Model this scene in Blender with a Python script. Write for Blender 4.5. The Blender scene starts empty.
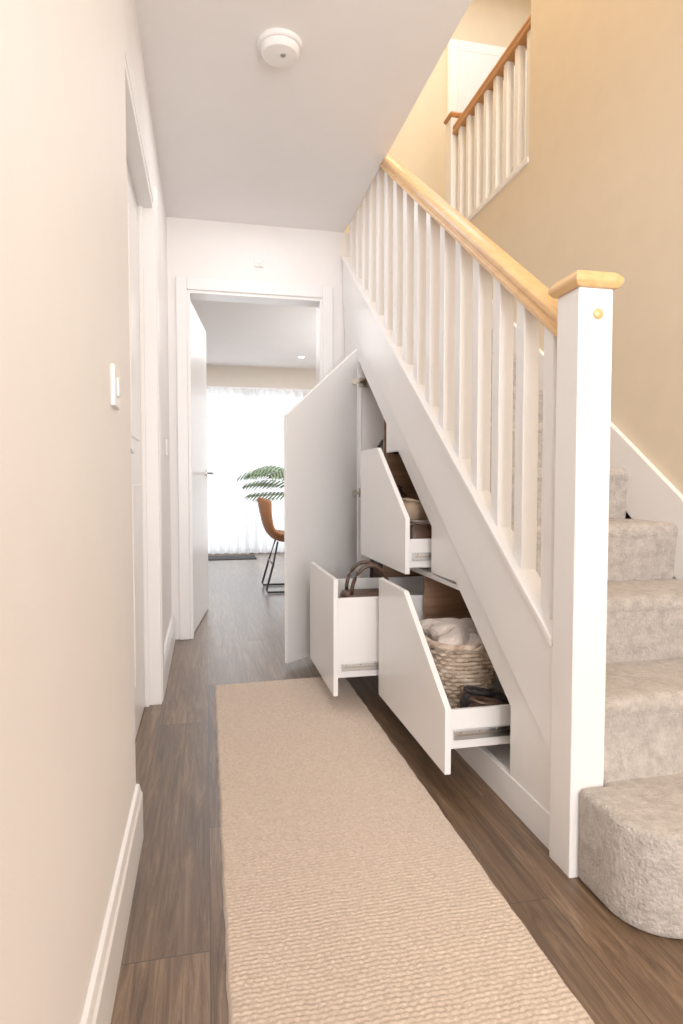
import bpy, bmesh, math, random
from mathutils import Vector, Matrix
random.seed(4)
S=bpy.context.scene
COL=S.collection
H=0.95

# ---------------------------------------------------------------- materials
def new_mat(name):
    m=bpy.data.materials.new(name); m.use_nodes=True
    nt=m.node_tree; b=nt.nodes['Principled BSDF']
    return m,nt,b
def ramp(nt,stops):
    r=nt.nodes.new('ShaderNodeValToRGB')
    el=r.color_ramp.elements
    while len(el)<len(stops): el.new(0.5)
    for e,(p,c) in zip(el,stops):
        e.position=p; e.color=(c[0],c[1],c[2],1)
    return r
def coords(nt,scale=(1,1,1),rot=(0,0,0)):
    tc=nt.nodes.new('ShaderNodeTexCoord'); mp=nt.nodes.new('ShaderNodeMapping')
    mp.inputs['Scale'].default_value=scale; mp.inputs['Rotation'].default_value=rot
    nt.links.new(tc.outputs['Object'],mp.inputs['Vector'])
    return mp.outputs['Vector']
def simple(name,c,rough=.5,metal=0,var=.04,nscale=8,bump=0,bscale=60,spec=.5,coat=0):
    m,nt,b=new_mat(name)
    v=coords(nt)
    n=nt.nodes.new('ShaderNodeTexNoise'); n.inputs['Scale'].default_value=nscale; n.inputs['Detail'].default_value=4
    nt.links.new(v,n.inputs['Vector'])
    r=ramp(nt,[(.3,[x*(1-var) for x in c]),(.7,[min(1,x*(1+var)) for x in c])])
    nt.links.new(n.outputs['Fac'],r.inputs['Fac']); nt.links.new(r.outputs['Color'],b.inputs['Base Color'])
    b.inputs['Roughness'].default_value=rough; b.inputs['Metallic'].default_value=metal
    b.inputs['Specular IOR Level'].default_value=spec
    b.inputs['Coat Weight'].default_value=coat
    if bump:
        n2=nt.nodes.new('ShaderNodeTexNoise'); n2.inputs['Scale'].default_value=bscale; n2.inputs['Detail'].default_value=5
        nt.links.new(v,n2.inputs['Vector'])
        bp=nt.nodes.new('ShaderNodeBump'); bp.inputs['Strength'].default_value=bump; bp.inputs['Distance'].default_value=.01
        nt.links.new(n2.outputs['Fac'],bp.inputs['Height']); nt.links.new(bp.outputs['Normal'],b.inputs['Normal'])
    return m
def wood(name,c1,c2,rough=.4,axis='Y',scale=12):
    m,nt,b=new_mat(name)
    sc={'Y':(1,.06,1),'X':(.06,1,1),'Z':(1,1,.06)}[axis]
    v=coords(nt,sc)
    n=nt.nodes.new('ShaderNodeTexNoise'); n.inputs['Scale'].default_value=scale*3; n.inputs['Detail'].default_value=8; n.inputs['Distortion'].default_value=.6
    nt.links.new(v,n.inputs['Vector'])
    r=ramp(nt,[(.3,c2),(.7,c1)])
    nt.links.new(n.outputs['Fac'],r.inputs['Fac']); nt.links.new(r.outputs['Color'],b.inputs['Base Color'])
    b.inputs['Roughness'].default_value=rough
    return m
M={}
M['wall']=simple('wall_paint',(.86,.825,.81),.6,var=.01,bump=.04,bscale=180)
M['ceil']=simple('ceiling_paint',(.89,.855,.845),.8,var=.01)
M['beige']=simple('beige_paint',(.74,.62,.46),.75,var=.02,bump=.05,bscale=150)
M['trim']=simple('white_gloss_trim',(.88,.86,.855),.28,var=.008)
M['drawer']=simple('white_drawer_front',(.90,.885,.88),.22,var=.005)
M['inside']=simple('cabinet_inside',(.80,.78,.77),.5,var=.01)
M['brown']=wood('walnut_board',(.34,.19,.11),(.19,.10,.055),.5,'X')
M['oak']=wood('oak_varnished',(.80,.50,.22),(.67,.375,.14),.3,'Y')
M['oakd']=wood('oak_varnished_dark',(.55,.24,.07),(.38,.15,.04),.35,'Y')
M['metal']=simple('brushed_metal',(.62,.62,.62),.3,1)
M['plastic']=simple('white_plastic',(.88,.86,.85),.35,var=.0)
M['black']=simple('black_metal',(.02,.02,.02),.4)
M['tan']=simple('tan_leather',(.52,.20,.075),.45,var=.1,bump=.15)
M['darkfab']=simple('dark_fabric',(.035,.03,.032),.9,var=.3,bump=.4,bscale=200)
M['darkleather']=simple('dark_brown_leather',(.07,.035,.022),.4,var=.2,bump=.1)
M['shoe']=simple('beige_suede',(.46,.33,.23),.9,var=.1,bump=.2)
M['sole']=simple('rubber_sole',(.7,.66,.6),.7)
M['towel']=simple('towel_cotton',(.83,.72,.65),.95,var=.06,bump=.9,bscale=160)
M['leaf']=simple('palm_leaf',(.17,.27,.13),.5,var=.3)
M['pot']=simple('pot_ceramic',(.7,.68,.65),.4)
M['hinge']=simple('hinge_metal',(.45,.40,.33),.35,1)

def wicker():
    m,nt,b=new_mat('wicker_cane'); v=coords(nt)
    n=nt.nodes.new('ShaderNodeTexNoise'); n.inputs['Scale'].default_value=30; n.inputs['Detail'].default_value=5
    nt.links.new(v,n.inputs['Vector'])
    r=ramp(nt,[(.3,(.40,.27,.18)),(.7,(.76,.62,.49))])
    nt.links.new(n.outputs['Fac'],r.inputs['Fac']); nt.links.new(r.outputs['Color'],b.inputs['Base Color'])
    b.inputs['Roughness'].default_value=.6
    return m
M['wicker']=wicker()

def floor_mat():
    m,nt,b=new_mat('wood_plank_floor')
    v=coords(nt,(1,1,1),(0,0,math.radians(90)))
    br=nt.nodes.new('ShaderNodeTexBrick')
    br.offset=.37; br.inputs['Scale'].default_value=1
    br.inputs['Brick Width'].default_value=1.25; br.inputs['Row Height'].default_value=.19
    br.inputs['Mortar Size'].default_value=.0014; br.inputs['Mortar Smooth'].default_value=.3
    br.inputs['Color1'].default_value=(0,0,0,1); br.inputs['Color2'].default_value=(1,1,1,1); br.inputs['Mortar'].default_value=(.5,.5,.5,1)
    nt.links.new(v,br.inputs['Vector'])
    v2=coords(nt,(1,.055,1))
    addv=nt.nodes.new('ShaderNodeVectorMath'); addv.operation='MULTIPLY_ADD'
    nt.links.new(br.outputs['Color'],addv.inputs[0]); addv.inputs[1].default_value=(7,3,5)
    nt.links.new(v2,addv.inputs[2])
    n=nt.nodes.new('ShaderNodeTexNoise'); n.inputs['Scale'].default_value=46; n.inputs['Detail'].default_value=12; n.inputs['Roughness'].default_value=.78; n.inputs['Distortion'].default_value=1.1
    nt.links.new(addv.outputs[0],n.inputs['Vector'])
    r=ramp(nt,[(.33,(.048,.026,.014)),(.5,(.155,.090,.050)),(.66,(.31,.20,.12))])
    nt.links.new(n.outputs['Fac'],r.inputs['Fac'])
    tone=ramp(nt,[(0,(.66,.66,.66)),(1,(1.0,1.0,1.0))]); nt.links.new(br.outputs['Color'],tone.inputs['Fac'])
    mx=nt.nodes.new('ShaderNodeMix'); mx.data_type='RGBA'; mx.blend_type='MULTIPLY'; mx.inputs[0].default_value=1
    nt.links.new(r.outputs['Color'],mx.inputs[6]); nt.links.new(tone.outputs['Color'],mx.inputs[7])
    mx2=nt.nodes.new('ShaderNodeMix'); mx2.data_type='RGBA'; 
    nt.links.new(br.outputs['Fac'],mx2.inputs[0]); nt.links.new(mx.outputs[2],mx2.inputs[6]); mx2.inputs[7].default_value=(.04,.03,.02,1)
    nt.links.new(mx2.outputs[2],b.inputs['Base Color'])
    b.inputs['Roughness'].default_value=.33
    bp=nt.nodes.new('ShaderNodeBump'); bp.inputs['Strength'].default_value=.2; bp.inputs['Distance'].default_value=.003
    nt.links.new(n.outputs['Fac'],bp.inputs['Height']); nt.links.new(bp.outputs['Normal'],b.inputs['Normal'])
    return m
M['floor']=floor_mat()

def fibre(name,c1,c2,s1,s2,strength,dist):
    m,nt,b=new_mat(name); v=coords(nt)
    n=nt.nodes.new('ShaderNodeTexNoise'); n.inputs['Scale'].default_value=s1; n.inputs['Detail'].default_value=7; n.inputs['Roughness'].default_value=.8
    nt.links.new(v,n.inputs['Vector'])
    r=ramp(nt,[(.35,c1),(.65,c2)]); nt.links.new(n.outputs['Fac'],r.inputs['Fac']); nt.links.new(r.outputs['Color'],b.inputs['Base Color'])
    n2=nt.nodes.new('ShaderNodeTexNoise'); n2.inputs['Scale'].default_value=s2; n2.inputs['Detail'].default_value=4
    nt.links.new(v,n2.inputs['Vector'])
    bp=nt.nodes.new('ShaderNodeBump'); bp.inputs['Strength'].default_value=strength; bp.inputs['Distance'].default_value=dist
    nt.links.new(n2.outputs['Fac'],bp.inputs['Height']); nt.links.new(bp.outputs['Normal'],b.inputs['Normal'])
    b.inputs['Roughness'].default_value=1; b.inputs['Specular IOR Level'].default_value=.1
    b.inputs['Sheen Weight'].default_value=.2
    return m
M['carpet']=fibre('stair_carpet',(.35,.305,.27),(.58,.525,.48),32,130,.9,.009)
M['rug']=fibre('rug_wool',(.50,.385,.30),(.72,.59,.485),120,260,.5,.004)

def curtain_mat():
    m=bpy.data.materials.new('sheer_voile'); m.use_nodes=True; nt=m.node_tree; nt.nodes.clear()
    o=nt.nodes.new('ShaderNodeOutputMaterial'); d=nt.nodes.new('ShaderNodeBsdfDiffuse'); t=nt.nodes.new('ShaderNodeBsdfTranslucent'); tr=nt.nodes.new('ShaderNodeBsdfTransparent')
    d.inputs[0].default_value=(.9,.9,.9,1); t.inputs[0].default_value=(.9,.91,.92,1)
    a=nt.nodes.new('ShaderNodeMixShader'); a.inputs[0].default_value=.6
    nt.links.new(d.outputs[0],a.inputs[1]); nt.links.new(t.outputs[0],a.inputs[2])
    b=nt.nodes.new('ShaderNodeMixShader'); b.inputs[0].default_value=.16
    nt.links.new(a.outputs[0],b.inputs[1]); nt.links.new(tr.outputs[0],b.inputs[2]); nt.links.new(b.outputs[0],o.inputs[0])
    return m
M['curtain']=curtain_mat()
def emis(name,c,s):
    m,nt,b=new_mat(name); b.inputs['Emission Color'].default_value=(*c,1); b.inputs['Emission Strength'].default_value=s; return m
M['bulb']=emis('lamp_glow',(1,.93,.85),14)

# ---------------------------------------------------------------- mesh helpers
def mk(name,verts,faces,mat,parent=None,smooth=False,bevel=0,seg=2,solid=0,sub=0):
    me=bpy.data.meshes.new(name); me.from_pydata([tuple(v) for v in verts],[],faces)
    bm=bmesh.new(); bm.from_mesh(me); bmesh.ops.recalc_face_normals(bm,faces=bm.faces); bm.to_mesh(me); bm.free()
    ob=bpy.data.objects.new(name,me); COL.objects.link(ob)
    if mat: me.materials.append(M[mat] if isinstance(mat,str) else mat)
    if smooth:
        for p in me.polygons: p.use_smooth=True
    if solid:
        md=ob.modifiers.new('s','SOLIDIFY'); md.thickness=solid; md.offset=0
    if bevel:
        md=ob.modifiers.new('b','BEVEL'); md.width=bevel; md.segments=seg; md.limit_method='ANGLE'; md.angle_limit=math.radians(35)
    if sub:
        md=ob.modifiers.new('sub','SUBSURF'); md.levels=sub; md.render_levels=sub
    if parent: ob.parent=parent
    return ob
def box(name,x0,x1,y0,y1,z0,z1,mat,parent=None,bevel=0,seg=2):
    v=[(x,y,z) for x in (x0,x1) for y in (y0,y1) for z in (z0,z1)]
    f=[(0,1,3,2),(4,6,7,5),(0,4,5,1),(2,3,7,6),(0,2,6,4),(1,5,7,3)]
    return mk(name,v,f,mat,parent,bevel=bevel,seg=seg)
def prism(name,pts,a0,a1,mat,axis='X',parent=None,bevel=0,seg=2,smooth=False):
    n=len(pts); V=[]
    for a in (a0,a1):
        for p,q in pts:
            V.append({'X':(a,p,q),'Y':(p,a,q),'Z':(p,q,a)}[axis])
    F=[tuple(range(n)),tuple(range(2*n-1,n-1,-1))]
    for i in range(n):
        j=(i+1)%n; F.append((i,j,n+j,n+i))
    return mk(name,V,F,mat,parent,bevel=bevel,seg=seg,smooth=smooth)
def empty(name,loc=(0,0,0)):
    e=bpy.data.objects.new(name,None); COL.objects.link(e); e.empty_display_size=.1; return e
def tube_data(V,F,pts,r,closed=False,n=6):
    pts=[Vector(p) for p in pts]; k=len(pts); base=len(V)
    for i,p in enumerate(pts):
        if closed: t=(pts[(i+1)%k]-pts[i-1])
        else: t=pts[min(i+1,k-1)]-pts[max(i-1,0)]
        t.normalize()
        up=Vector((0,0,1)) if abs(t.z)<.9 else Vector((1,0,0))
        a=t.cross(up).normalized(); b=a.cross(t)
        rr=r[i] if isinstance(r,(list,tuple)) else r
        for j in range(n):
            an=2*math.pi*j/n; V.append(p+a*math.cos(an)*rr+b*math.sin(an)*rr)
    m=k if closed else k-1
    for i in range(m):
        for j in range(n):
            a=base+i*n+j; b=base+i*n+(j+1)%n; c=base+((i+1)%k)*n+(j+1)%n; d=base+((i+1)%k)*n+j
            F.append((a,b,c,d))
    if not closed:
        F.append(tuple(base+j for j in range(n))); F.append(tuple(base+(k-1)*n+j for j in range(n)))
def tube(name,pts,r,mat,parent=None,closed=False,n=8):
    V,F=[],[]; tube_data(V,F,pts,r,closed,n); return mk(name,V,F,mat,parent,smooth=True)
def lathe(name,prof,c,mat,parent=None,axis='Z',n=32):
    V,F=[],[]
    for r,h in prof:
        for j in range(n):
            a=2*math.pi*j/n; p=(r*math.cos(a),r*math.sin(a),h)
            if axis=='Y': p=(p[0],p[2],p[1])
            if axis=='X': p=(p[2],p[0],p[1])
            V.append((c[0]+p[0],c[1]+p[1],c[2]+p[2]))
    for i in range(len(prof)-1):
        for j in range(n):
            F.append((i*n+j,i*n+(j+1)%n,(i+1)*n+(j+1)%n,(i+1)*n+j))
    F.append(tuple(range(n))); F.append(tuple((len(prof)-1)*n+j for j in range(n)))
    o=mk(name,V,F,mat,parent,smooth=True)
    md=o.modifiers.new('e','EDGE_SPLIT'); md.split_angle=math.radians(40)
    return o
def arcpts(cx,cy,r,a0,a1,n):
    return [(cx+r*math.cos(math.radians(a0+(a1-a0)*i/n)),cy+r*math.sin(math.radians(a0+(a1-a0)*i/n))) for i in range(n+1)]

CZ=2.53      # hall ceiling
XS=.865      # face of stair string
YF=3.88      # far wall of hall
XR=1.62      # right wall of stairwell
LZ=2.585     # landing floor
YN=-3.6      # near end of hall (behind the camera)

# ---------------------------------------------------------------- shell
box('floor',-2.6,4.2,YN,9.3,-.1,0,'floor')
box('ceiling',-.35,XS,YN,YF+.01,CZ,CZ+.05,'ceil')
box('wall_left',-.35,-.19,YN,1.70,0,CZ,'wall')
wl=empty('wall_left_far')
box('panel_over_door',-.35,-.212,1.70,2.76,2.12,CZ,'wall',wl)
box('panel_end',-.35,-.212,2.76,YF,0,CZ,'wall',wl)
box('panel_start',-.35,-.245,1.70,1.76,0,CZ,'wall',wl)
# far wall with doorway
wf=empty('wall_far')
box('panel_left',-.35,-.10,YF,YF+.12,0,CZ,'wall',wf)
box('panel_top',-.10,.725,YF,YF+.12,2.11,CZ,'wall',wf)
box('panel_right',.725,XR,YF,YF+.12,0,2.2,'wall',wf)
box('panel_right_top',.725,.925,YF,YF+.12,2.2,CZ,'wall',wf)
box('wall_right',XR,XR+.1,YN,4.0,0,LZ,'beige')
box('wall_right_upper',XR,XR+.1,YN,2.95,LZ,5.1,'beige')
box('wall_stairwell_left',XS-.1,XS-.001,YN,4.9,CZ+.05,5.1,'beige')
box('wall_front',-.35,1.72,YN-.1,YN,0,5.1,'wall')
box('wall_landing_far',XS-.1,3.0,4.9,5.0,LZ-.05,5.1,'beige')
box('wall_landing_right',2.9,3.0,2.85,4.9,LZ-.05,5.1,'beige')
box('wall_landing_near',XR+.1,3.0,2.85,2.95,LZ-.05,5.1,'beige')
box('ceiling_upper',XS-.1,3.0,YN-.1,5.0,5.1,5.15,'ceil')
box('floor_landing',XR+.1,3.0,2.85,4.95,LZ-.05,LZ,'carpet')
box('floor_landing_far',XS,XR+.1,4.21,4.95,LZ-.05,LZ,'carpet')

# landing door
ld=empty('door_3')
cool=simple('door_white_cool_light',(.78,.83,.88),.4,var=.01)  # white door; the bluish light on it is put into the colour
box('leaf',2.03,2.80,4.86,4.895,LZ,4.46,cool,ld,.003)
for nm,a in (('architrave_l',(1.95,2.03)),('architrave_r',(2.80,2.88))):
    box(nm,a[0],a[1],4.86,4.9,LZ,4.54,'trim',ld,.004)
box('architrave_top',2.03,2.80,4.86,4.9,4.46,4.54,'trim',ld,.004)
for i,(a,b) in enumerate(((2.12,2.38),(2.46,2.72))):
    for j,(c,d) in enumerate(((LZ+.2,LZ+.8),(LZ+1.0,4.3))):
        box('panel_%d_%d'%(i,j),a,b,4.85,4.865,c,d,cool,ld,.006)

# ---- trims
def skirt(name,x0,x1,y0,y1,face):
    e=empty(name)
    if face=='+X':
        prism('board',[(x0,0),(x1,0),(x1,.125),(x1-.004,.132),(x1-.008,.15),(x0,.152)],y0,y1,'trim','Y',e,.0015)
    else:
        prism('board',[(y1,0),(y0,0),(y0,.125),(y0+.004,.132),(y0+.008,.15),(y1,.152)],x0,x1,'trim','X',e,.0015)
    return e
skirt('baseboard_left',-.19,-.173,YN,1.70,'+X')
skirt('baseboard_left_far',-.212,-.190,2.845,YF,'+X')
skirt('baseboard_far',.79,XS,YF-.018,YF,'-Y')

# left door (closed, recessed)
d1=empty('door_1')
box('leaf',-.30,-.262,1.78,2.74,.008,2.09,'trim',d1,.002)
box('lining_far',-.35,-.195,2.74,2.765,0,2.115,'trim',d1,.002)
box('lining_top',-.35,-.205,1.76,2.74,2.095,2.12,'trim',d1,.002)
box('stop_far',-.262,-.245,2.72,2.74,0,2.095,'trim',d1,.002)
box('architrave_far',-.214,-.190,2.765,2.845,0,2.20,'trim',d1,.006)
box('architrave_top',-.214,-.202,1.70,2.765,2.125,2.20,'trim',d1,.004)
for j,(c,d) in enumerate(((.2,.95),(1.12,1.95))):
    box('panel_%d'%j,-.268,-.257,2.36,2.62,c,d,'trim',d1,.008)
lathe('rose',[(.0,0),(.026,0),(.026,.008),(.0,.008)],(-.262,1.88,1.05),'metal',d1,'X',24)
tube('lever',[(-.255,1.88,1.05),(-.225,1.88,1.05),(-.218,1.89,1.05),(-.218,1.99,1.05)],.009,'metal',d1)

# far doorway
d2=empty('door_2')
box('architrave_l',-.165,-.10,YF-.02,YF,0,2.185,'trim',d2,.006)
box('architrave_r',.725,.79,YF-.02,YF,0,2.185,'trim',d2,.006)
box('architrave_t',-.10,.725,YF-.02,YF,2.11,2.185,'trim',d2,.006)
box('lining_l',-.10,-.082,YF-.01,YF+.13,0,2.11,'trim',d2,.002)
box('lining_r',.707,.725,YF-.01,YF+.13,0,2.11,'trim',d2,.002)
box('lining_t',-.082,.707,YF-.01,YF+.13,2.092,2.11,'trim',d2,.002)
leaf=[(-.082,4.0),(.012,4.80),(-.028,4.806),(-.122,4.006)]
prism('leaf',leaf,.008,2.085,'trim','Z',d2,.002)
hx,hy=.003,4.72
tube('lever',[(hx,hy,1.03),(hx+.045,hy-.005,1.03),(hx+.05,hy-.02,1.03),(hx+.038,hy-.12,1.03)],.009,'metal',d2)
lathe('rose',[(.0,0),(.026,0),(.026,.008),(.0,.008)],(hx-.002,hy,1.03),'metal',d2,'X',24)

# switches, sensor, smoke alarm
def switch(name,x,y,z):
    e=empty(name)
    box('plate',x,x+.009,y-.043,y+.043,z-.043,z+.043,'plastic',e,.003)
    box('rocker',x+.009,x+.013,y-.012,y+.012,z-.02,z+.02,'plastic',e,.002)
switch('light_switch',-.19,1.40,1.155)
switch('light_switch.001',-.212,3.55,1.15)
ws=empty('motion_sensor')
box('body',.30,.36,YF-.014,YF,2.275,2.32,'wall',ws,.006)
lathe('lens',[(.0,-.006),(.010,-.004),(.014,0)],(.33,YF-.014,2.297),'plastic',ws,'Y',16)
sa=empty('smoke_alarm')
lathe('base',[(.082,0),(.082,-.012),(.078,-.016)],(.276,2.30,CZ),'ceil',sa)
lathe('body',[(.070,-.016),(.070,-.03),(.062,-.040),(.03,-.044),(.0,-.045)],(.276,2.30,CZ),'ceil',sa)
lathe('button',[(.010,-.043),(.010,-.047),(.0,-.047)],(.285,2.285,CZ),'metal',sa)

# ---------------------------------------------------------------- staircase
st=empty('staircase')
def NY(i): return 1.06+.262*(i-1)
def NZ(i): return .225+.1967*(i-1)
pts=[]
r=.030
N=13
for i in range(2,N+1):
    y,z=NY(i),NZ(i)
    pts.append((y+.016,NZ(i-1)))
    pts.append((y+.010,z-2*r-.03))
    pts+=arcpts(y+r,z-r,r,215,90,7)
pts.append((4.21,NZ(N)))
pts.append((4.21,NZ(N)-.05))
pts.append((3.87,NZ(11)-.05))
pts.append((1.345,.20))
pts.append((1.304,.0)); pts[0]=(1.304,NZ(1)-.01)
prism('carpet_treads',pts,.94,XR-.022,'carpet','X',st)
o=[(XR-.022,1.33),(.94,1.33),(.94,1.298),(.862,1.298)]
o+=[(.862+.0,1.20)]
o+=arcpts(.862+.125,1.06+.125,.125,180,270,10)
o+=[(XR-.022,1.06)]
bs=prism('bullnose_step',o,0,.225,'carpet','Z',st,bevel=.035,seg=5)
for p in bs.data.polygons: p.use_smooth=True
def zl(y,c): return c+.735*(y-1.436)
prism('wall_string',[(1.02,0),(1.02,.30),(1.10,.36),(4.0,zl(4.0,.605)),(4.0,zl(4.0,.2)),(1.5,.15),(1.45,0)],XR-.022,XR,'trim','X',st,.002)
YE=YF-.005
prism('outer_string',[(1.40,zl(1.40,.568)),(YE,zl(YE,.568)),(YE,zl(YE,.568)-.285),(1.40,zl(1.40,.568)-.285)],XS-.012,XS+.028,'trim','X',st,.004)
prism('base_rail',[(1.40,zl(1.40,.568)-.004),(YE,zl(YE,.568)-.004),(YE,zl(YE,.59)),(1.40,zl(1.40,.59))],XS-.020,XS+.050,'trim','X',st,.004)
box('newel_post',.845,.935,1.30,1.392,0,1.405,'trim',st,.004,3)
cx,cy=.89,1.346
def cap(nm,cx,cy,z,w,mat):
    V=[];
    for hw,zz in ((w*.86,z),(w,z+.012),(w,z+.022),(w*.80,z+.036),(w*.3,z+.044)):
        for sx,sy in ((-1,-1),(1,-1),(1,1),(-1,1)): V.append((cx+sx*hw,cy+sy*hw,zz))
    F=[(0,3,2,1),(16,17,18,19)]
    for k in range(4):
        for j in range(4): F.append((k*4+j,k*4+(j+1)%4,(k+1)*4+(j+1)%4,(k+1)*4+j))
    return mk(nm,V,F,mat,st,bevel=.003)
cap('newel_cap',cx,cy,1.405,.062,'oak')
lathe('newel_plug',[(.0125,0),(.0125,-.004),(.009,-.007),(.0,-.008)],(.894,1.30,1.345),'oak',st,'Y',24)
def zh(y): return 1.385+.745*(y-1.43)
prof=[(-.036,-.054),(.036,-.054),(.038,-.038),(.030,-.030),(.036,-.018),(.035,-.006),(.024,.002),(0,.004),(-.024,.002),(-.035,-.006),(-.036,-.018),(-.030,-.030),(-.038,-.038)]
def rail(nm,x,ya,yb,fz,mat):
    V=[];n=len(prof)
    for y in (ya,yb):
        for px,pz in prof: V.append((x+px,y,fz(y)+pz*1.15))
    F=[tuple(range(n)),tuple(range(2*n-1,n-1,-1))]+[(i,(i+1)%n,n+(i+1)%n,n+i) for i in range(n)]
    return mk(nm,V,F,mat,st,bevel=.003)
rail('handrail',.895,1.392,4.16,zh,'oak')
def addbox(V,F,x0,x1,y0,y1,f0,f1):
    b=len(V)
    for x in (x0,x1):
        for y in (y0,y1):
            V.append((x,y,f0(y))); V.append((x,y,f1(y)))
    for f in [(0,1,3,2),(4,6,7,5),(0,4,5,1),(2,3,7,6),(0,2,6,4),(1,5,7,3)]: F.append(tuple(b+k for k in f))
V,F=[],[]
y=1.470
while y<3.86:
    addbox(V,F,.869,.917,y-.024,y+.024,lambda q:zl(q,.585),lambda q:zh(q)-.056)
    y+=.150
mk('balusters',V,F,'trim',st,bevel=.003)

# upper landing balustrade
lb=empty('landing_balustrade')
stt=st; st=lb
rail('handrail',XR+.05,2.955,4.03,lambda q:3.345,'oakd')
box('newel_post',XR+.005,XR+.095,4.0,4.09,LZ-.0,3.40,'trim',lb,.004)
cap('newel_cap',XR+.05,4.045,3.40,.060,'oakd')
V,F=[],[]
y=3.02
while y<3.98:
    addbox(V,F,XR+.028,XR+.070,y-.021,y+.021,lambda q:LZ+.01,lambda q:3.30); y+=.128
mk('balusters',V,F,'trim',lb,bevel=.003)
box('base_board',XR-.006,XR+.106,2.955,4.0,LZ-.0,LZ+.03,'trim',lb,.003)
st=stt

# ---------------------------------------------------------------- under-stair cabinet
uc=empty('under_stairs_cabinet')
def zo(y): return .16+.73*(y-1.443)
prism('fascia_band',[(1.392,zl(1.392,.29)),(YE,zl(YE,.29)),(YE,zo(YE)),(1.392,zo(1.392))],XS-.002,XS+.02,'trim','X',uc,.002)
box('plinth',XS-.004,XS+.016,1.392,3.86,0,.095,'trim',uc,.002)
prism('front_filler',[(1.392,.095),(1.64,.095),(1.64,zo(1.64)),(1.392,zo(1.392))],XS,XS+.018,'trim','X',uc,.001)
prism('mid_filler',[(2.02,.60),(2.30,.60),(2.30,zo(2.30)),(2.04,zo(2.04))],XS,XS+.018,'trim','X',uc,.001)
prism('upper_filler',[(2.70,1.10),(2.93,1.10),(2.93,zo(2.93)),(2.71,zo(2.71))],XS,XS+.018,'trim','X',uc,.001)
prism('end_filler',[(3.50,.095),(3.86,.095),(3.86,zo(3.86)),(3.50,zo(3.50))],XS,XS+.018,'trim','X',uc,.001)
def ub(y): return zo(y)+.02
def part(nm,y,z0,mat,zmx=None,x1=1.56):
    prism(nm,[(y-.009,z0),(y+.009,z0),(y+.009,min(ub(y),zmx or 9)),(y-.009,min(ub(y),zmx or 9))],XS+.02,x1,mat,'X',uc)
part('partition_a',2.435,.02,'brown',.585)
part('partition_b',3.045,.02,'brown')
part('partition_c',2.30,.60,'brown')
part('partition_d',3.50,.02,'inside')
box('shelf',XS+.005,1.56,2.02,3.04,.575,.595,'inside',uc)
box('bottom',XS+.02,1.56,1.66,3.86,.06,.08,'inside',uc)
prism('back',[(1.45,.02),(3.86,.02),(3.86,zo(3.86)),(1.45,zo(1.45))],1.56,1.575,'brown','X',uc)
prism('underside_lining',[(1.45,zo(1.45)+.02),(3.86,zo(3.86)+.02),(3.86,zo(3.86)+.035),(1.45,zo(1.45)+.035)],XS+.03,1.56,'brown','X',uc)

def drawer(x,y0,y1,shape,side0,side1,L):
    e=empty('pull_out_drawer')
    prism('front_panel',shape,x,x+.019,'drawer','X',e,.0015)
    a,b=y0+.035,y1-.035
    box('side_near',x+.019,x+L,a,a+.014,side0,side1,'drawer',e,.002)
    box('side_far',x+.019,x+L,b-.014,b,side0,side1,'drawer',e,.002)
    box('rear',x+L-.014,x+L,a+.014,b-.014,side0,side1,'drawer',e,.002)
    box('base',x+.019,x+L-.014,a+.014,b-.014,side0+.008,side0+.02,'inside',e)
    zr=side0+.045
    box('runner_near',x+.04,x+L-.02,a-.010,a,zr-.016,zr+.016,'metal',e,.003)
    box('runner_slot',x+.05,x+L-.03,a-.012,a-.009,zr-.003,zr+.003,'hinge',e)
    box('runner_far',x+.04,x+L-.02,b,b+.010,zr-.016,zr+.016,'metal',e,.003)
    for k in range(3):
        lathe('screw_%d'%k,[(.004,0),(.004,-.002),(0,-.002)],(x+.06+k*.06,a-.010,zr+.009),'hinge',e,'Y',10)
    return e
dA=drawer(.686,1.70,2.425,[(1.70,.085),(2.425,.085),(2.425,.568),(2.10,.568),(1.70,.283)],.145,.265,.60)
dB=drawer(.500,2.44,3.03,[(2.44,.085),(3.03,.085),(3.03,.565),(2.44,.565)],.148,.48,.62)
dC=drawer(.762,2.315,3.035,[(2.315,.595),(3.035,.595),(3.035,1.115),(2.73,1.115),(2.315,.815)],.615,.73,.60)

# open cupboard door
cd=empty('cupboard_door')
Hh=Vector((.855,3.49,0)); Fr=Vector((.400,3.13,0)); u=(Fr-Hh).normalized(); nrm=Vector((u.y,-u.x,0))
Ld=(Fr-Hh).length
V=[]
for off in (0,.019):
    for s,z in ((0,.03),(Ld,.03),(Ld,1.298),(0,1.298+.73*Ld)):
        p=Hh+u*s+nrm*off; V.append((p.x,p.y,z))
mk('panel',V,[(0,1,2,3),(7,6,5,4),(0,4,5,1),(1,5,6,2),(2,6,7,3),(3,7,4,0)],'drawer',cd,bevel=.0015)
for k,z in enumerate((.30,.90,1.53)):
    p=Hh+Vector((0,-.012,0))
    box('hinge_plate_%d'%k,p.x+.005,p.x+.05,p.y-.014,p.y+.001,z-.025,z+.025,'hinge',cd,.003)
    q=Hh+u*.03
    lathe('hinge_cup_%d'%k,[(.017,0),(.017,-.016),(.0,-.016)],(q.x,q.y-.012,z),'hinge',cd,'Y',20)
    tube('hinge_arm_%d'%k,[(q.x,q.y-.02,z),(p.x+.01,p.y-.03,z),(p.x+.03,p.y-.02,z)],.006,'hinge',cd)

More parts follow.
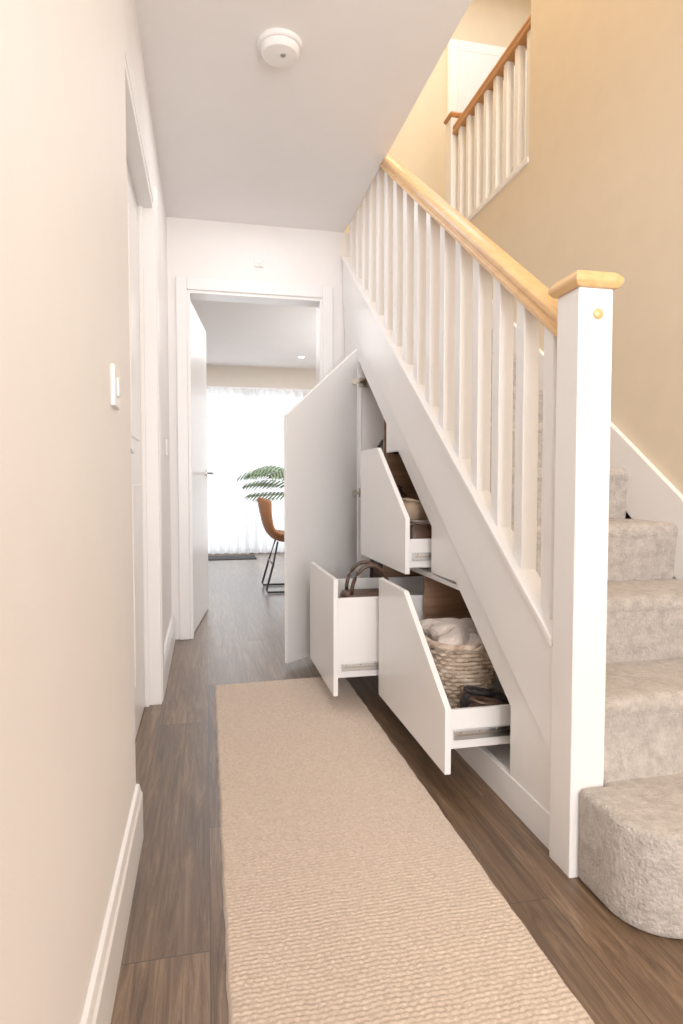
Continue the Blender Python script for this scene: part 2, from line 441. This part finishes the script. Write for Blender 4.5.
# ---- wicker basket in near drawer
def rrect(cx,cy,hx,hy,n,e=3.2):
    P=[]
    for i in range(n):
        a=2*math.pi*i/n; c,s=math.cos(a),math.sin(a)
        P.append((cx+hx*math.copysign(abs(c)**(2/e),c),cy+hy*math.copysign(abs(s)**(2/e),s)))
    return P
bk=empty('wicker_basket')
BX,BY,BZ=.885,2.11,.170
V,F=[],[]
rows=15; nst=34; n=nst*4
for k in range(rows):
    t=k/(rows-1); z=BZ+.008+t*.205
    hx,hy=.098+.026*t,.145+.03*t
    P0=rrect(BX,BY,hx,hy,n)
    pts=[]
    for i,(x,y) in enumerate(P0):
        w=.005*math.cos(2*math.pi*(i/8)+(math.pi if k%2 else 0))
        d=Vector((x-BX,y-BY)).normalized()
        pts.append((x+d.x*w,y+d.y*w,z+random.uniform(-.001,.001)))
    tube_data(V,F,pts,.0072,True,6)
for k in range(3):
    P0=rrect(BX,BY,.128,.179,n)
    pts=[]
    for i,(x,y) in enumerate(P0):
        a=i/n*2*math.pi*22+k*2*math.pi/3
        d=Vector((x-BX,y-BY)).normalized()
        pts.append((x+d.x*.006*math.cos(a),y+d.y*.006*math.cos(a),BZ+.226+.006*math.sin(a)))
    tube_data(V,F,pts,.008,True,6)
mk('weave',V,F,'wicker',bk,smooth=True)
V,F=[],[]
Pa=rrect(BX,BY,.098,.145,nst); Pb=rrect(BX,BY,.124,.175,nst)
for a,b in zip(Pa,Pb): tube_data(V,F,[(a[0],a[1],BZ),(b[0],b[1],BZ+.222)],.004,False,5)
mk('stakes',V,F,'wicker',bk,smooth=True)
prism('base',rrect(BX,BY,.098,.145,32),BZ-.003,BZ+.008,'wicker','Z',bk)

tw=empty('towels')
def towel(nm,c,l,r,ang,mat='towel'):
    V,F=[],[]; n=22; k=14
    ca,sa=math.cos(ang),math.sin(ang)
    for i in range(k+1):
        t=i/k; s=(t-.5)*l
        rr=r*(1-abs(2*t-1)**6*.5)
        for j in range(n):
            a=2*math.pi*j/n
            q=rr*(1+.10*math.sin(3*a+5*t)+.07*math.sin(5*a-9*t)+.05*math.sin(9*t+c[0]*50))
            lx,ly,lz=s,q*math.cos(a),q*math.sin(a)*.85
            V.append((c[0]+lx*ca-ly*sa,c[1]+lx*sa+ly*ca,c[2]+lz))
    for i in range(k):
        for j in range(n): F.append((i*n+j,i*n+(j+1)%n,(i+1)*n+(j+1)%n,(i+1)*n+j))
    F.append(tuple(range(n))); F.append(tuple(k*n+j for j in range(n)))
    mk(nm,V,F,mat,tw,smooth=True,sub=1)
towel('towel_a',(.855,2.03,.395),.20,.045,.9)
towel('towel_b',(.90,2.12,.405),.22,.048,.3)
towel('towel_c',(.87,2.20,.40),.18,.046,-.3)
towel('towel_d',(.93,2.03,.375),.14,.042,1.3)
towel('towel_e',(.885,2.10,.33),.22,.075,1.57)

# ---- shoes
def shoe(x,y,z,ang,mat,L=.27,hs=1.0,parent=None,tag=''):
    e=parent
    prof=[(0,.030,.075),(.08,.036,.085),(.25,.036,.088),(.42,.034,.082),(.58,.042,.062),(.75,.048,.048),(.9,.042,.04),(1,.018,.022)]
    V,F=[],[]; n=14
    ca,sa=math.cos(ang),math.sin(ang)
    for t,w,h in prof:
        for j in range(n):
            a=2*math.pi*j/n; h2=h*hs if t<.5 else h
            lx=(t-.5)*L; ly=w*math.cos(a); lz=max(0,h2*.5+h2*.5*math.sin(a)*1.0)
            V.append((x+lx*ca-ly*sa,y+lx*sa+ly*ca,z+.014+lz))
    k=len(prof)
    for i in range(k-1):
        for j in range(n): F.append((i*n+j,i*n+(j+1)%n,(i+1)*n+(j+1)%n,(i+1)*n+j))
    F.append(tuple(range(n))); F.append(tuple((k-1)*n+j for j in range(n)))
    mk('upper'+tag,V,F,mat,e,smooth=True,sub=1)
    out=[]
    for t,w,h in prof: out.append(((t-.5)*L,w*1.05))
    out+= [(a,-b) for a,b in reversed(out)]
    out=[(x+a*ca-b*sa,y+a*sa+b*ca) for a,b in out]
    prism('sole'+tag,out,z,z+.018,'sole' if mat=='shoe' else 'black','Z',e,.004)
    pts=[]
    for j in range(16):
        a=2*math.pi*j/16; lx=-.27*L+.05*math.cos(a); ly=.028*math.sin(a)
        pts.append((x+lx*ca-ly*sa,y+lx*sa+ly*ca,z+.012+.086*hs-.01*math.cos(a)))
    tube('collar'+tag,pts,.006,mat,e,closed=True,n=6)
k1=empty('shoes')
box('shoe_crate',.80,1.20,2.50,2.96,.637,.775,'brown',k1,.006)
shoe(.93,2.41,.637,.12,'darkleather',parent=k1,tag='_a',hs=1.6)
shoe(.95,2.56,.777,.25,'shoe',parent=k1,tag='_b'); shoe(.96,2.67,.777,.2,'shoe',parent=k1,tag='_c')
shoe(.95,2.78,.777,.1,'darkleather',parent=k1,tag='_d'); shoe(.95,2.88,.777,.05,'darkleather',parent=k1,tag='_e',hs=1.8)
k2=empty('leather_shoes')
shoe(.93,1.79,.167,.05,'darkleather',parent=k2,tag='_a'); shoe(.95,1.88,.167,.0,'darkfab',parent=k2,tag='_b')
k3=empty('leather_shoes')
shoe(.98,2.55,.170,0,'darkleather',.28,parent=k3,tag='_a')

# ---- bag in second drawer
hb=empty('handbag')
V=[]
for z,hx_,hy_ in ((.172,.13,.085),(.30,.14,.09),(.46,.12,.06),(.475,.115,.055)):
    for p in rrect(.70,2.66,hx_,hy_,24,4): V.append((p[0],p[1],z))
F=[tuple(range(24)),tuple(72+j for j in range(24))]
for k in range(3):
    for j in range(24): F.append((k*24+j,k*24+(j+1)%24,(k+1)*24+(j+1)%24,(k+1)*24+j))
mk('body',V,F,'darkleather',hb,smooth=True)
for k,yy in enumerate((2.61,2.71)):
    tube('handle_%d'%k,[(.70+.085*math.cos(a)*1.0,yy+ (k-.5)*.02*math.sin(a),.47+.125*math.sin(a)) for a in [math.pi*i/16 for i in range(17)]],.009,'darkleather',hb)
sc=empty('folded_clothes')
for k,(c,z) in enumerate((('inside',.172),('darkfab',.22),('towel',.268),('darkfab',.316),('inside',.364))):
    prism('fold_%d'%k,rrect(.90,2.88,.13,.075,28,5),z,z+.045,c,'Z',sc,.014,4)

# ---- coats hanging in the tall cupboard
hc=empty('hanging_coats')
tube('rail',[(1.10,3.06,1.24),(1.10,3.49,1.24)],.010,'metal',hc)
for g,(yy,mt) in enumerate(((3.16,'darkfab'),(3.27,'darkleather'),(3.38,'darkfab'))):
    V,F=[],[]; n=40; rowsz=[(1.25,.02,.02),(1.23,.03,.02),(1.20,.13,.035),(1.14,.17,.04),(.9,.185,.04),(.6,.195,.045),(.32,.20,.045)]
    for z,hx_,hy_ in rowsz:
        for j in range(n):
            a=2*math.pi*j/n; q=1+.10*math.sin(7*a+g)*(1.25-z)
            V.append((1.10+hx_*math.cos(a)*q,yy+hy_*math.sin(a)*q,z))
    for k in range(len(rowsz)-1):
        for j in range(n): F.append((k*n+j,k*n+(j+1)%n,(k+1)*n+(j+1)%n,(k+1)*n+j))
    F.append(tuple(range(n))); F.append(tuple((len(rowsz)-1)*n+j for j in range(n)))
    mk('garment_%d'%g,V,F,mt,hc,smooth=True)

# ---------------------------------------------------------------- rug (real relief)
import numpy as np
def rug():
    x0,x1,y0,y1=.030,.657,-.35,2.93
    nx,ny=200,1600
    xs=np.linspace(x0,x1,nx); ys=np.linspace(y0,y1,ny)
    rng=np.random.default_rng(3)
    X,Y=np.meshgrid(xs,ys)
    ph=rng.uniform(0,6.28,600)
    wv=.0012*np.sin(X*31+Y*7)+.0009*np.sin(X*73-11*Y)+.0007*np.sin(X*150+Y*29)
    row=(Y+wv)/.0115
    ri=np.floor(row).astype(int)%600
    relief=.0034*np.abs(np.sin(math.pi*row))**.8
    relief*=.72+.28*np.sin(X*2*math.pi/.017+ph[ri]+1.2*np.sin(X*40+ph[ri]*3))
    relief+=rng.normal(0,.0004,X.shape)
    e=np.minimum(np.minimum(X-x0,x1-X),np.minimum(Y-y0,y1-Y))
    Z=.010*np.clip(e/.006,0,1)**.5+relief*np.clip(e/.01,0,1)+.001
    wob=.0009*np.sin(Y*23)+.0008*np.sin(Y*61)
    cxm=.343
    X2=X+np.where(X<cxm,-1,1)*wob*np.abs((X-cxm)/.313)
    Y2=Y+.03*(X-cxm)*np.clip(Y/3,0,1)
    V=np.stack([X2,Y2,Z],-1).reshape(-1,3)
    F=[(j*nx+i,j*nx+i+1,(j+1)*nx+i+1,(j+1)*nx+i) for j in range(ny-1) for i in range(nx-1)]
    me=bpy.data.meshes.new('runner_rug'); me.from_pydata(V.tolist(),[],F); me.materials.append(M['rug'])
    for p in me.polygons: p.use_smooth=True
    ob=bpy.data.objects.new('runner_rug',me); COL.objects.link(ob)
rug()

# ---------------------------------------------------------------- dining room beyond
YB=8.5
box('wall_dining_left',-2.6,-2.5,4.0,YB+.1,0,CZ,'wall')
box('wall_dining_right',4.1,4.2,4.0,YB+.1,0,CZ,'wall')
box('wall_dining_near_l',-2.6,-.35,3.9,4.0,0,CZ,'wall')
box('wall_dining_near_r',XR+.1,4.2,3.9,4.0,0,CZ,'wall')
box('ceiling_dining',-2.6,4.2,4.0,YB+.1,CZ,CZ+.004,'ceil')
lin=simple('linen_paint',(.66,.58,.49),.8,var=.01)
wb=empty('wall_back')
box('pier_left',-2.6,-.9,YB,YB+.1,0,CZ,lin,wb)
box('pier_right',1.38,4.2,YB,YB+.1,0,CZ,lin,wb)
box('lintel',-.9,1.38,YB,YB+.1,2.2,CZ,lin,wb)
wn=empty('window_1')
greyf=simple('window_frame_grey',(.45,.46,.47),.4)
for i,x in enumerate((-.9,-.16,.58,1.33)):
    box('mullion_%d'%i,x,x+.06,YB+.03,YB+.08,0,2.2,greyf,wn,.003)
box('head',-.9,1.38,YB+.03,YB+.08,2.14,2.2,greyf,wn,.003)
box('sill',-.9,1.38,YB+.03,YB+.08,0,.07,greyf,wn,.003)
def curtain(x0,x1):
    V,F=[],[]; n=240; k=14
    for j in range(k+1):
        z=.02+2.19*j/k
        for i in range(n+1):
            x=x0+(x1-x0)*i/n; amp=.042+.012*math.sin(x*3)
            V.append((x,YB-.11+amp*math.sin(x*2*math.pi/.115+.4*math.sin(z*1.3+x))+.01*math.sin(z*2+x*9),z))
    for j in range(k):
        for i in range(n): F.append((j*(n+1)+i,j*(n+1)+i+1,(j+1)*(n+1)+i+1,(j+1)*(n+1)+i))
    return V,F
cu=empty('sheer_curtains')
for k,(a,b) in enumerate(((-1.0,.56),(.565,1.42))):
    V,F=curtain(a,b); mk('panel_%d'%k,V,F,'curtain',cu,smooth=True)
tube('curtain_track',[(-1.1,YB-.10,2.225),(1.5,YB-.10,2.225)],.014,'trim',cu)
dm=empty('door_mat'); box('mat',.02,.62,YB-.65,YB-.25,.0,.012,'darkfab',dm,.004)
for k,(x,y) in enumerate(((1.17,7.7),(2.2,6.0))):
    e=empty('ceiling_spotlight')
    lathe('ring',[(.05,0),(.05,-.006),(.036,-.008),(.036,-.002)],(x,y,CZ),'trim',e)
    lathe('lamp',[(.034,-.003),(.0,-.003)],(x,y,CZ),'bulb',e)

# dining chair (faces +X)
ch=empty('dining_chair')
cx0,cyy=.455,5.55
prof2=[(.00,.84),(.012,.76),(.03,.66),(.06,.56),(.10,.49),(.17,.45),(.27,.435),(.38,.44),(.45,.45),(.48,.44)]
V,F=[],[]; nv=14
for i,(px,pz) in enumerate(prof2):
    back=max(0,1-i/5); seat=1-back
    hw=.20+.05*math.sin(math.pi*i/(len(prof2)-1))
    if i==0: hw=.17
    for j in range(nv+1):
        v=-1+2*j/nv
        V.append((cx0+px+.10*back*v*v+ (-.02*seat*v*v if i>7 else 0),cyy+hw*v,pz+(.07*seat*v*v*(1 if i<8 else .4))-(.03*v*v if i==0 else 0)))
for i in range(len(prof2)-1):
    for j in range(nv): F.append((i*(nv+1)+j,i*(nv+1)+j+1,(i+1)*(nv+1)+j+1,(i+1)*(nv+1)+j))
mk('shell',V,F,'tan',ch,smooth=True,solid=.03,sub=2)
for s in (-1,1):
    tube('sled_%d'%s,[(cx0+.16,cyy+s*.10,.44),(cx0+.11,cyy+s*.19,.25),(cx0+.05,cyy+s*.21,.035),(cx0+.06,cyy+s*.21,.012),(cx0+.46,cyy+s*.21,.012),(cx0+.47,cyy+s*.21,.035),(cx0+.42,cyy+s*.19,.25),(cx0+.36,cyy+s*.10,.44)],.010,'black',ch)
tube('brace',[(cx0+.11,cyy-.19,.25),(cx0+.11,cyy+.19,.25)],.008,'black',ch)
tb=empty('dining_table')
lathe('top',[(0,.72),(.40,.72),(.42,.735),(.42,.75),(0,.75)],(1.25,5.75,0),'oak',tb,n=48)
lathe('pedestal',[(.25,0),(.25,.015),(.05,.05),(.04,.3),(.05,.7),(.12,.72)],(1.25,5.75,0),'black',tb)
pl=empty('potted_palm')
PX,PY=.98,5.72
lathe('pot',[(.055,.75),(.085,.80),(.09,.88),(.08,.895),(.07,.88),(0,.87)],(PX,PY,0),'pot',pl)
V,F=[],[]; VL,FL=[],[]
specs=[(math.pi+.02,.66,.24),(math.pi-.22,.62,.14),(math.pi+.28,.60,.27),(math.pi+.12,.58,.03),(math.pi-.45,.55,.26)]
for k in range(9): specs.append((math.pi+.7+k*.56,random.uniform(.45,.60),random.uniform(.2,.32)))
for az,Ln,lift in specs:
    sp=[]
    for i in range(17):
        t=i/16; rr=Ln*t; z=.86+lift*math.sin(t*2.2)*1.0-.02*t
        sp.append(Vector((PX+rr*math.cos(az),PY+rr*math.sin(az),z)))
    tube_data(V,F,sp,[.004*(1-.7*i/16) for i in range(17)],False,5)
    for i in range(4,17):
        tdir=(sp[min(i+1,16)]-sp[i-1]).normalized(); side=tdir.cross(Vector((0,0,1))).normalized()
        for s in (-1,1):
            l=.17*math.sin(math.pi*(i-2)/16)+.05; d=(side*s*.8+tdir*.65+Vector((0,0,-.55))).normalized()
            p=sp[i]; w=tdir*.009; b=len(VL)
            VL+= [p-w,p+d*l*.5-w*1.2+Vector((0,0,.006)),p+d*l,p+d*l*.5+w*1.2+Vector((0,0,.006)),p+w]
            FL.append((b,b+1,b+2,b+3,b+4))
mk('stems',V,F,'leaf',pl,smooth=True); mk('leaflets',VL,FL,'leaf',pl)

# ---------------------------------------------------------------- lights
def area(name,loc,rot,sx,sy,e,c):
    l=bpy.data.lights.new(name,'AREA'); l.shape='RECTANGLE'; l.size=sx; l.size_y=sy; l.energy=e; l.color=c
    o=bpy.data.objects.new(name,l); o.location=loc; o.rotation_euler=[math.radians(a) for a in rot]; COL.objects.link(o); return o
area('front_door_daylight',(.60,YN+.1,1.4),(90,0,0),1.7,2.3,140,(1,.985,.975))
area('ceiling_bounce_fill',(.70,-.6,1.2),(162,0,0),.5,.5,24,(1,.98,.97))  # added unseen uplight behind the camera, brightens the hall ceiling
area('hall_fill_near',(.3,.6,CZ-.02),(0,0,0),.6,1.2,2,(1,.97,.95))  # added fill below the ceiling, no fitting here
area('hall_fill_far',(.3,3.0,CZ-.02),(0,0,0),.5,1.2,6,(1,.975,.96))  # added fill to even out the far hall, no fitting here
area('stairwell_light',(1.2,1.6,5.0),(0,0,0),.6,2.4,50,(1,.85,.64))
area('stair_head_light',(1.25,4.3,5.0),(0,0,0),.5,.5,16,(1,.84,.60))
area('landing_light',(2.3,3.9,5.0),(0,0,0),.8,1.2,11,(.85,.93,1))
area('patio_daylight',(.25,YB+.45,1.2),(-90,0,0),3.0,2.4,62,(.95,.98,1))
area('dining_fill',(.8,6.3,CZ-.02),(0,0,0),3,3,52,(1,.985,.98))  # broad added fill for the dining room, separate from the spotlights
area('dining_ceiling_fill',(2.6,6.0,1.5),(180,0,0),1.2,1.2,60,(1,.985,.98))  # unseen lamp added out of view to lift the dining ceiling

w=bpy.data.worlds.new('World'); S.world=w; w.use_nodes=True
bg=w.node_tree.nodes['Background']; bg.inputs[0].default_value=(.85,.93,1,1); bg.inputs[1].default_value=1.0

# ---------------------------------------------------------------- camera
cam=bpy.data.cameras.new('camera'); co=bpy.data.objects.new('camera',cam); COL.objects.link(co); S.camera=co
fpx=620
cam.sensor_fit='VERTICAL'; cam.sensor_height=36; cam.lens=fpx/1024*36; cam.clip_start=.02
th=math.atan(135.5/fpx); ph=math.atan(28/fpx)
co.location=(0,0,H)
co.rotation_euler=(math.pi/2-ph,0,-th)
S.view_settings.view_transform='Standard'
S.view_settings.look='None'
S.view_settings.exposure=-0.04
S.view_settings.gamma=1.2
